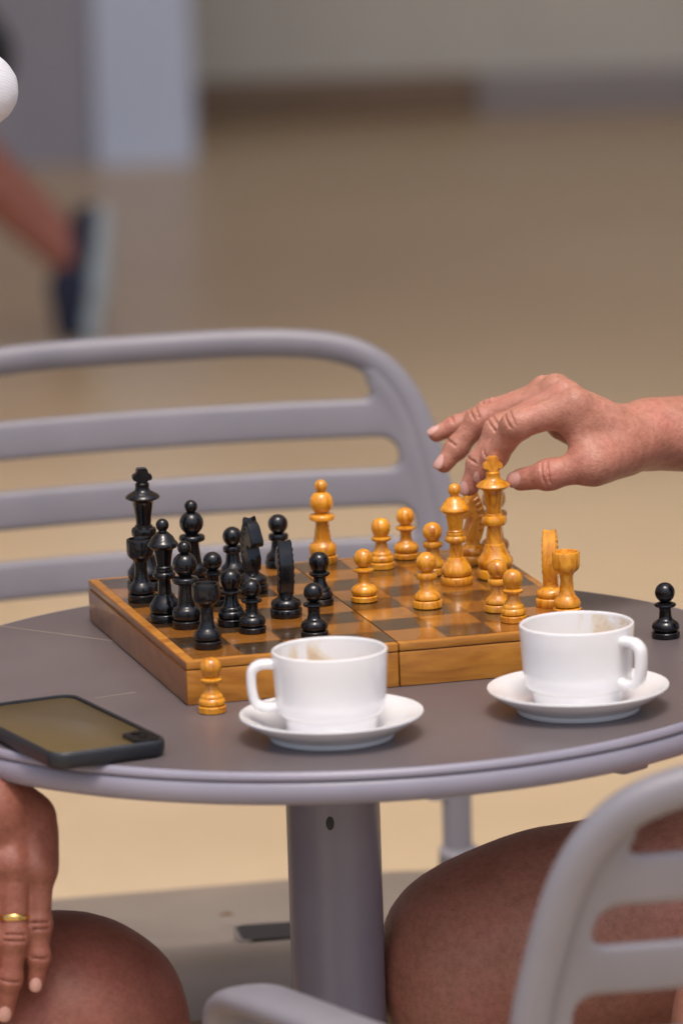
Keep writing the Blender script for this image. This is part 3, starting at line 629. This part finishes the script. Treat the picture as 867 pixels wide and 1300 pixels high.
ch.location = (-0.086, 0.550, 0); ch.rotation_euler = (0, 0, R(192))
def place_chair(label, loc, rz):
    c = copy_tree(ch); c.location = loc; c.rotation_euler = (0, 0, rz); c['label'] = label; return c
place_chair('empty mauve grey slatted chair with its back to the table front, beside the coffee cup', (0.246, -0.345, 0), R(20))
place_chair('mauve grey slatted chair under the player resting a ringed hand on a knee', (-0.60, -0.04, 0), R(-90))
place_chair('mauve grey slatted chair under the player reaching for the king', (0.66, 0.04, 0), R(90))
lf = bmesh.new()
for i, (x, y, z) in enumerate([(0, 0, .0008), (.006, .0035, .0022), (.011, 0, .0010), (.005, -.003, .0016)]): lf.verts.new((x, y, z))
lf.verts.ensure_lookup_table(); lf.faces.new(lf.verts); e = bmesh.ops.extrude_face_region(lf, geom=list(lf.faces)); bmesh.ops.translate(lf, verts=[v for v in e['geom'] if isinstance(v, bmesh.types.BMVert)], vec=(0, 0, -.0008))
lo = link('dry_leaf', from_bm(lf), 'leaf'); lo.location = (-0.0935, 0.555, 0.4265); tag(lo, 'tiny dry brown leaf scrap on the empty chair seat', 'leaf')

# ================================================================== PEOPLE
def V3(p): return np.array(p, float)
def lerp(a, b, t): return V3(a)+(V3(b)-V3(a))*t
def finger(j, r, k=0.003):
    """j: MCP, PIP, DIP, TIP centres"""
    out = []
    for i in range(3): out.append((j[i], j[i+1], r[i], r[i+1], k))
    out.append((lerp(j[1], j[0], .04), lerp(j[1], j[2], .04), r[1]*1.07, r[1]*1.07, 0.004))   # knuckle
    out.append((lerp(j[2], j[1], .05), lerp(j[2], j[3], .05), r[2]*1.05, r[2]*1.05, 0.003))
    return out
def hand_prims(H, wrist, arm, fs=1.0, dorsal=(0, 0, 1), wr=(0.0285, 0.030)):
    """H: dict of finger -> 4 joints"""
    d = V3(dorsal); d /= np.linalg.norm(d); pr = []
    axis = V3(arm)-V3(wrist); axis /= np.linalg.norm(axis); flat = d-axis*(d@axis); flat /= np.linalg.norm(flat)
    pr.append((wrist, arm, wr[0]*fs, wr[1]*fs, 0.01, (flat, 1.22)))
    rad = {'index': (.0116, .0097, .0084, .0068), 'middle': (.0116, .0096, .0084, .0068), 'ring': (.0106, .0088, .0076, .0064), 'pinky': (.0095, .0076, .0067, .0057)}
    side = V3(H['pinky'][0])-V3(H['index'][0]); side /= np.linalg.norm(side)
    for i, f in enumerate(('index', 'middle', 'ring', 'pinky')):
        base = V3(wrist)+side*(i-1.5)*0.0105-axis*0.012
        mcp = V3(H[f][0])
        pr.append((base-d*0.002, mcp-d*0.003, 0.0150*fs, 0.0118*fs, 0.009))                # metacarpal
        pr.append((lerp(base, mcp, .35)-d*0.008, lerp(base, mcp, .82)-d*0.007, 0.0120*fs, 0.0105*fs, 0.010))   # palm pad
        pr.append((lerp(base, mcp, .45)+d*0.0095, mcp+d*0.0055, 0.0025*fs, 0.0042*fs, 0.006))   # extensor tendon
        pr.append((mcp+d*0.0035-axis*(-0.001), mcp+d*0.0035, 0.0092*fs, 0.0092*fs, 0.007))    # knuckle
    for f, r in rad.items(): pr += finger(H[f], [q*fs for q in r], 0.0035)
    # web between neighbouring fingers
    ks = ['index', 'middle', 'ring', 'pinky']
    for a, b in zip(ks, ks[1:]):
        pr.append((lerp(H[a][0], H[a][1], .22)-d*0.003, lerp(H[b][0], H[b][1], .22)-d*0.003, 0.0062*fs, 0.0062*fs, 0.006))
    th = H['thumb']
    pr.append((lerp(wrist, th[0], .35), th[0], 0.0175*fs, 0.0170*fs, 0.012)); pr.append((th[0], th[1], 0.0172*fs, 0.0132*fs, 0.008))
    pr.append((th[1], th[2], 0.0118*fs, 0.0096*fs, 0.006)); pr.append((th[2], th[3], 0.0096*fs, 0.0078*fs, 0.004))
    pr.append((lerp(th[2], th[1], .06), lerp(th[2], th[3], .06), 0.0102*fs, 0.0102*fs, 0.004))
    pr.append((lerp(th[0], th[1], .9), lerp(wrist, H['index'][0], 1.0)-d*0.008, 0.0108*fs, 0.0100*fs, 0.012))
    hy = lerp(wrist, H['pinky'][0], .35)-d*.017; pr.append((hy, lerp(wrist, H['pinky'][0], .78)-d*.016, .0150*fs, .0125*fs, .010))
    pr.append((lerp(th[0], th[1], .5), lerp(wrist, H['index'][0], .62)-d*0.004, 0.0120*fs, 0.0105*fs, 0.012))  # first web muscle
    return pr
def creases(H, dd, dors):
    out = []
    for f, r in (('index', (.0097, .0084)), ('middle', (.0096, .0084)), ('ring', (.0088, .0076)), ('pinky', (.0076, .0067)), ('thumb', (.0118, .0096))):
        J = [V3(p) for p in H[f]]; dn = V3(dd.get(f, dors)); dn /= np.linalg.norm(dn); dh = V3(dors)/np.linalg.norm(dors)
        for q, w_ in ((1, .5), (2, .0)):
            if f == 'thumb' and q == 1: continue
            ax_ = J[q+1]-J[q-1]; ax_ /= np.linalg.norm(ax_); n = dn*(1-w_)+dh*w_; n = n-ax_*(n@ax_); n /= np.linalg.norm(n); s_ = np.cross(ax_, n); rad = r[q-1]*1.10
            for o_ in ((-.0024, .0022) if q == 1 or f == 'thumb' else (0.0,)):
                pts = [J[q]+ax_*(o_*(1-.25*abs(a)))+(n*math.cos(a)+s_*math.sin(a))*rad for a in (-.75, -.3, .25, .7)]
                for a, b in zip(pts, pts[1:]): out.append((a, b, .00065, .00065, -.0012))
    return out
def nail(j2, tip, dors, r, parent, wd=0.72, ln=1.45):
    d = V3(tip)-V3(j2); L = np.linalg.norm(d); d /= L; n = V3(dors)-d*(V3(dors)@d); n /= np.linalg.norm(n); s = np.cross(d, n)
    vs, fs = [], []; nu, nv = 9, 10
    for j in range(nv+1):
        v = -1+2*j/nv
        for i in range(nu+1):
            u = -1+2*i/nu; wv = r*wd*(1-0.10*v*v if v < 0 else 1-0.30*v**4) * (math.sqrt(max(0.05, 1-max(0, (-v-0.45)/0.55)**2)) if v < -0.45 else (math.sqrt(max(0.05, 1-max(0, (v-0.55)/0.6)**2)) if v > 0.55 else 1))
            x = u*wv; along = v*r*ln*0.62+r*0.18; zz = math.sqrt(max(0, (r*1.0)**2-x*x)) + 0.0001 - 0.0004*abs(u)**3
            if along > 0: zz -= (r-math.sqrt(max(0, r*r-(along*0.75)**2)))*0.75
            vs.append(V3(tip)+d*along+s*x+n*(zz+0.00022))
    W = nu+1; off = len(vs); vs += [p-n*0.0009 for p in vs]
    for j in range(nv):
        for i in range(nu): a = j*W+i; fs.append((a, a+1, a+W+1, a+W)); fs.append((off+a, off+a+W, off+a+W+1, off+a+1))
    ring = [i for i in range(W)]+[j*W+nu for j in range(1, nv+1)]+[nv*W+i for i in range(nu-1, -1, -1)]+[j*W for j in range(nv-1, 0, -1)]
    for k in range(len(ring)): a, b = ring[k], ring[(k+1) % len(ring)]; fs.append((a, off+a, off+b, b))
    bm = bmesh.new(); bm.from_mesh(mesh(vs, fs)); return link('finger_nail', from_bm(bm), 'nail', parent, 60)
def auto_hand(wrist, dirn, dors, side, curl=0.35):
    """relaxed hand; side points from index to pinky"""
    w_, d, n, s = V3(wrist), V3(dirn)/np.linalg.norm(dirn), V3(dors), V3(side); n = n-d*(n@d); n /= np.linalg.norm(n); s = s-d*(s@d)-n*(s@n); s /= np.linalg.norm(s)
    H = {}
    for i, (f, L0, a) in enumerate((('index', .087, (.042, .026, .020)), ('middle', .090, (.046, .029, .021)), ('ring', .086, (.043, .027, .020)), ('pinky', .079, (.034, .021, .018)))):
        p = w_+d*L0+s*(i-1.5)*.021; J = [p]; ang = curl*0.6
        for q in a: ang += curl; p = p+(d*math.cos(ang)-n*math.sin(ang))*q; J.append(p)
        H[f] = J
    H['thumb'] = [w_+d*.026-s*.024-n*.006, w_+d*.060-s*.040-n*.014, w_+d*.090-s*.044-n*.022, w_+d*.112-s*.042-n*.028]
    return H
def torso_prims(pel, chest, neck, shL, shR, s=1.0):
    return [(lerp(pel, (pel[0], pel[1]-.075, pel[2]), 1), (pel[0], pel[1]+.075, pel[2]), .125*s, .125*s, .05), (pel, lerp(pel, chest, .5), .145*s, .15*s, .06), (lerp(pel, chest, .5), chest, .15*s, .15*s, .06),
            (lerp(shL, shR, .25), lerp(shL, shR, .75), .115*s, .115*s, .06), (shL, shR, .075*s, .075*s, .05), (chest, neck, .11*s, .058*s, .05)]
def head_prims(neck, hd, face):
    f = V3(face)/np.linalg.norm(face); h = V3(hd); u = V3((0, 0, 1)); s = np.cross(f, u)
    pr = [(neck, h-u*.05-f*.01, .057, .060, .03), (h+u*.035-f*.022, h+u*.02+f*.02, .088, .080, .03), (h-u*.045+f*.035, h-u*.075+f*.055, .058, .040, .03),
          (h+u*.012+f*.09, h-u*.022+f*.112, .010, .015, .012), (h+u*.03-s*.05+f*.075, h+u*.03+s*.05+f*.075, .018, .018, .015)]
    for q in (-1, 1):
        pr.append((h+s*q*.082+u*.012, h+s*q*.086-u*.02, .014, .011, .008))
        pr.append((h+s*q*.033+f*.099+u*.012, h+s*q*.033+f*.10+u*.012, .011, .011, -.006))
    pr.append((h-u*.047-s*.022+f*.098, h-u*.047+s*.022+f*.098, .009, .009, .006)); pr.append((h-u*.048-s*.02+f*.108, h-u*.048+s*.02+f*.108, .0025, .0025, -.003))
    return pr
def hair_prims(hd, face):
    f = V3(face)/np.linalg.norm(face); h = V3(hd); u = V3((0, 0, 1))
    return [(h+u*.055-f*.03, h+u*.062+f*.035, .086, .066, .02), (h+u*.03-f*.045, h-u*.03-f*.05, .080, .060, .02)]
def leg_prims(hip, knee, ank, rk=.070, rt=.092, extra=()):
    sh = lerp(knee, ank, .3)
    pr = [(hip, knee, rt, rk*.93, .03), (lerp(knee, hip, .03), lerp(knee, ank, .05), rk, rk*.90, .03), (knee, sh, rk*.86, .056, .03), (sh, ank, .057, .036, .03)]
    return pr+list(extra)
def shoe(ank, toe_dir, mat, parent, label=None):
    a = V3(ank); d = V3(toe_dir)/np.linalg.norm(toe_dir); f = a*[1, 1, 0]
    up = join_np([sdf_mesh([(a, f+[0, 0, .07]-d*.01, .044, .044), (f+[0, 0, .05]-d*.03, f+[0, 0, .042]+d*.14, .042, .034, .03)], .006, .02)])
    o = link('shoe', up, mat, parent, 180)
    so = join_np([sdf_mesh([(f+[0, 0, .022]-d*.035, f+[0, 0, .022]+d*.06, .043, .043, .02, ((0, 0, 1), 2.6)), (f+[0, 0, .022]+d*.06, f+[0, 0, .022]+d*.155, .046, .034, .02, ((0, 0, 1), 2.6))], .005, .01)])
    link('sole', so, 'sole', o, 180); return o

def person(label, pel, chest, neck, hd, face, shL, shR, arms, legs, skin, shirt, shorts, sleeves, shoes, hem, loc):
    t = thing('person', label, 'person', loc)
    off = V3(loc)
    parts = []; body = torso_prims(pel, chest, neck, shL, shR)+head_prims(neck, hd, face)
    for A in arms:
        sh, el, wr = A['j']; mid = lerp(el, wr, .55)
        re_ = A.get('re', .043); body += [(sh, el, .052, re_, .02), (el, mid, re_, .0375, .02)]
    for hip, knee, ank, kw in legs: body += leg_prims(hip, knee, ank, **kw)
    parts.append(sdf_mesh(body, .0075, .03))
    for A in arms:
        sh, el, wr = A['j']
        parts.append(sdf_mesh([(lerp(el, wr, .42), lerp(el, wr, .7), .0405, A.get('rf', .0350), .01), (lerp(el, wr, .7), wr, A.get('rf', .0350), A.get('rw', .029), .01)]+hand_prims(A['H'], wr, lerp(wr, el, .14), 1.0, A['dors'], A.get('wr', (.0285, .0305)))+(creases(A['H'], A['nails'], A['dors']) if A.get('nails') else []), A.get('h', .0026), .004))
    parts = [(v-off, q) for v, q in parts]
    b = link('body', join_np(parts), skin, t, 180)
    def cloth(name, pr, mat, h=.008):
        v, q = sdf_mesh(pr, h, .03); return link(name, join_np([(v-off, q)]), mat, t, 180)
    sp = [(p[0], p[1], p[2]+.012, p[3]+.012)+tuple(p[4:]) for p in torso_prims(pel, chest, neck, shL, shR)[:5]]+[(chest, lerp(chest, neck, .6), .122, .085, .05)]
    cloth('shirt', sp+sleeves, shirt, .006)
    pp = [((pel[0], pel[1]-.075, pel[2]), (pel[0], pel[1]+.075, pel[2]), .142, .142, .05)]
    for (hip, knee, ank, kw), hm in zip(legs, hem): pp.append((hip, lerp(hip, knee, hm), .108, .108, .03))
    cloth('shorts', pp, shorts)
    cloth('hair', hair_prims(hd, face), 'hair')
    for A in arms:
        for f in ('index', 'middle', 'ring', 'pinky', 'thumb'):
            if A.get('nails'):
                rr_ = {'index': .0066, 'middle': .0067, 'ring': .0064, 'pinky': .0057, 'thumb': .0078}[f]
                J = A['H'][f]; nd = A['nails'].get(f, A['dors']); nl = nail(J[2]-off if False else V3(J[2]), V3(J[3]), nd, rr_, t)
                nl.location = tuple(-off)
    for ank, td, mat in shoes:
        s = shoe(ank, td, mat, t); s.location = tuple(-off)
        for c in s.children: pass
    return t

# right-hand player, reaching over the board
HR = {'index': [(0.1728, 0.1500, 0.8882), (0.1326, 0.1480, 0.8765), (0.1178, 0.1590, 0.8535), (0.1095, 0.1650, 0.8400)],
      'middle': [(0.1672, 0.1720, 0.8900), (0.1216, 0.1720, 0.8692), (0.1073, 0.1720, 0.8462), (0.0999, 0.1715, 0.8300)],
      'ring': [(0.1615, 0.1940, 0.8907), (0.1087, 0.2000, 0.8712), (0.0922, 0.1980, 0.8530), (0.0828, 0.1945, 0.8422)],
      'pinky': [(0.1544, 0.2140, 0.8863), (0.1166, 0.2220, 0.8737), (0.0919, 0.2220, 0.8638), (0.0785, 0.2205, 0.8588)],
      'thumb': [(0.2060, 0.1620, 0.8540), (0.1844, 0.1380, 0.8488), (0.1543, 0.1400, 0.8425), (0.1350, 0.1510, 0.8375)]}
wrR = (0.2276, 0.1880, 0.8600); elR = (0.475, 0.285, 0.835); shR_ = (0.70, 0.23, 1.12)
wl2 = (0.47, -0.13, 0.66)
HL2 = auto_hand(wl2, (-0.9, 0.1, -0.45), (0.25, -0.2, 0.9), (0, -1, 0), 0.25)
person('person with bare tanned forearm and knees reaching over the board to grip the yellow king', (0.72, 0.05, 0.56), (0.80, 0.04, 0.98), (0.76, 0.04, 1.22), (0.70, 0.04, 1.36), (-1, 0, -0.25),
       (0.76, -0.16, 1.13), shR_,
       [dict(j=(shR_, elR, wrR), H=HR, dors=(0.15, -0.25, 1), h=.0009, wr=(.0245, .0262), rf=.0285, rw=.0250, nails={'index': (-0.85, -0.75, 0.25), 'middle': (-0.85, -0.75, 0.3), 'ring': (-0.75, -0.55, 0.6), 'pinky': (-0.4, -0.3, 0.9), 'thumb': (-0.25, -0.97, 0.35)}),
        dict(j=((0.76, -0.16, 1.13), (0.70, -0.25, 0.84), wl2), H=HL2, dors=(0.25, -0.2, 0.9), h=.003)],
       [((0.66, 0.13, 0.57), (0.095, 0.030, 0.527), (0.125, 0.03, 0.10), dict(rk=.066, rt=.098, extra=[((0.063, 0.030, 0.546), (0.057, 0.030, 0.520), .026, .024, .02), ((0.155, 0.032, 0.545), (0.36, 0.07, 0.555), .071, .086, .03)])), ((0.66, -0.05, 0.56), (0.285, -0.135, 0.520), (0.34, -0.12, 0.10), dict(rk=.066, rt=.090))],
       'skin', 'grey_cloth', 'black_cloth', [((0.76, -0.16, 1.13), (0.72, -0.22, 0.94), .075, .066, .03), (shR_, lerp(shR_, elR, .5), .075, .066, .03)],
       [((0.13, 0.03, 0.10), (-1, 0, 0), 'navy'), ((0.34, -0.12, 0.10), (-1, -0.2, 0), 'navy')], (.45, .45), (0.72, 0.05, 0))

# left-hand player, hand with gold ring on the knee
HL = {'pinky': [(-0.1924, -0.2050, 0.6595), (-0.1934, -0.2140, 0.6251), (-0.1940, -0.2170, 0.6052), (-0.1967, -0.2170, 0.5888)],
      'ring': [(-0.2087, -0.2100, 0.6649), (-0.2090, -0.2210, 0.6199), (-0.2131, -0.2225, 0.5928), (-0.2171, -0.2210, 0.5716)],
      'middle': [(-0.2265, -0.2100, 0.6655), (-0.2289, -0.2215, 0.6179), (-0.2319, -0.2240, 0.5892), (-0.2352, -0.2220, 0.5635)],
      'index': [(-0.2442, -0.2050, 0.6612), (-0.2484, -0.2150, 0.6196), (-0.2513, -0.2190, 0.5945), (-0.2532, -0.2180, 0.5736)],
      'thumb': [(-0.2400, -0.1950, 0.7000), (-0.2640, -0.1900, 0.6736), (-0.2780, -0.1950, 0.6503), (-0.2860, -0.2000, 0.6335)]}
wrL = (-0.2225, -0.1910, 0.6950); elL = (-0.465, -0.205, 0.765); shL_ = (-0.60, 0.03, 1.14)
shRr = (-0.60, 0.16, 1.20); elRr = (-0.2250, 0.10, 1.128); wrRr = (-0.40, 0.07, 1.27)
HRr = auto_hand(wrRr, (-0.5, 0.05, 0.5), (0.7, 0.2, 0.7), (0, 1, 0), 0.5)
lt = person('person in a white shirt with a ringed hand resting on a bare knee', (-0.72, -0.02, 0.55), (-0.70, 0.04, 0.98), (-0.63, 0.08, 1.24), (-0.55, 0.08, 1.38), (1, 0, -0.35),
       shL_, shRr,
       [dict(j=(shL_, elL, wrL), H=HL, dors=(0.05, -1, 0.3), h=.0010, nails={f: (0.05, -1, 0.15) for f in HL}),
        dict(j=(shRr, elRr, wrRr), H=HRr, dors=(0.7, 0.2, 0.7), h=.003, re=.017)],
       [((-0.66, -0.11, 0.55), (-0.176, -0.131, 0.531), (-0.20, -0.13, 0.10), dict(rk=.0725, rt=.095, extra=[((-0.139, -0.131, 0.553), (-0.136, -0.131, 0.526), .026, .024, .02)])), ((-0.66, 0.07, 0.55), (-0.30, 0.16, 0.54), (-0.34, 0.18, 0.10), dict(rk=.068, rt=.092))],
       'skin_shaded', 'white_cloth', 'grey_cloth', [(shRr, lerp(shRr, elRr, .8), .070, .038, .03), (lerp(shRr, elRr, .75), elRr, .040, .0235, .01), (elRr, lerp(elRr, wrRr, .55), .0235, .052, .01), (shL_, lerp(shL_, elL, .5), .072, .062, .03)],
       [((-0.20, -0.13, 0.10), (1, -0.1, 0), 'black_cloth'), ((-0.34, 0.18, 0.10), (1, 0.1, 0), 'black_cloth')], (.42, .42), (-0.72, -0.02, 0))
# wedding band: a thing worn on the hand
def band():
    J0, J1 = V3(HL['ring'][0]), V3(HL['ring'][1]); c = lerp(J0, J1, .73); ax_ = Vector(J1-J0).normalized()
    o = lathe('ring', [(9.15, -1.7), (10.0, -1.9), (10.45, -1.2), (10.5, 0), (10.45, 1.2), (10.0, 1.9), (9.15, 1.7), (9.0, 0), (9.15, -1.7)], 'gold', None, 48, .001, 60)
    o.location = c; o.rotation_euler = ax_.to_track_quat('Z', 'Y').to_euler(); return tag(o, 'gold wedding band on the finger of the hand resting on the knee', 'ring')
band()

# passer-by on the walkway: trailing leg at toe-off
wy = 5.79
wk = person('person in black shorts and pale soled navy shoe walking past in the background', (-0.84, wy-0.08, 0.92), (-0.90, wy-0.08, 1.30), (-0.92, wy-0.08, 1.52), (-0.94, wy-0.08, 1.66), (-1, 0, -0.05),
       (-0.90, wy-0.28, 1.42), (-0.90, wy+0.12, 1.42),
       [dict(j=((-0.90, wy-0.28, 1.42), (-0.86, wy-0.33, 1.12), (-0.76, wy-0.33, 0.90)), H=auto_hand((-0.76, wy-0.33, 0.90), (0.2, 0, -1), (0.3, -1, 0), (-1, 0, 0), 0.4), dors=(0.3, -1, 0), h=.004),
        dict(j=((-0.90, wy+0.12, 1.42), (-0.98, wy+0.17, 1.12), (-1.10, wy+0.17, 0.92)), H=auto_hand((-1.10, wy+0.17, 0.92), (-0.2, 0, -1), (0, 1, 0), (-1, 0, 0), 0.4), dors=(0, 1, 0), h=.004)],
       [((-0.82, wy, 0.90), (-0.715, wy, 0.455), (-0.405, wy, 0.140), dict(rk=.062, rt=.090)), ((-0.84, wy-0.16, 0.90), (-1.05, wy-0.16, 0.52), (-1.10, wy-0.16, 0.10), dict(rk=.062, rt=.090))],
       'skin_leg', 'black_cloth', 'black_cloth', [((-0.90, wy-0.28, 1.42), (-0.87, wy-0.31, 1.22), .07, .06, .03), ((-0.90, wy+0.12, 1.42), (-0.95, wy+0.15, 1.22), .07, .06, .03)],
       [((-1.10, wy-0.16, 0.10), (-1, 0, 0), 'navy')], (.55, .75), (-0.9, wy-0.08, 0))
wo = V3((-0.9, wy-0.08, 0))
v, q = sdf_mesh([((-0.405, wy, .030), (-0.400, wy, .085), .030, .036, .02), ((-0.400, wy, .085), (-0.386, wy, .150), .036, .032, .02), ((-0.386, wy, .150), (-0.374, wy, .190), .030, .026, .02)], .006, .02)
ws = link('shoe', join_np([(v-wo, q)]), 'navy', wk, 180)
v, q = sdf_mesh([((-0.374, wy, .022), (-0.360, wy, .100), .042, .046, .02, ((1, 0, 0), 2.4)), ((-0.360, wy, .100), (-0.350, wy, .180), .044, .038, .02, ((1, 0, 0), 2.4))], .005, .01)
link('sole', join_np([(v-wo, q)]), 'sole', ws, 180)
bgm = thing('shoulder_bag', 'black bag carried by the passer-by', 'bag', (-0.640, wy-0.36, 0.42))
v, q = sdf_mesh([((-.10, 0, .08), (.10, 0, .08), .08, .08, .05, ((0, 1, 0), 2.0)), ((-.09, 0, .22), (.09, 0, .22), .07, .07, .05, ((0, 1, 0), 2.2))], .008, .05)
link('bag_body', join_np([(v, q)]), 'black_cloth', bgm, 180)
link('strap', sweep(catmull([Vector(p) for p in ((-.08, 0, .28), (-.075, 0, .35), (-.05, 0, .395), (.0, 0, .40), (.05, 0, .38), (.08, 0, .28))], 6), lambda t: ell(.012, .004, 10)), 'black_cloth', bgm, 60)
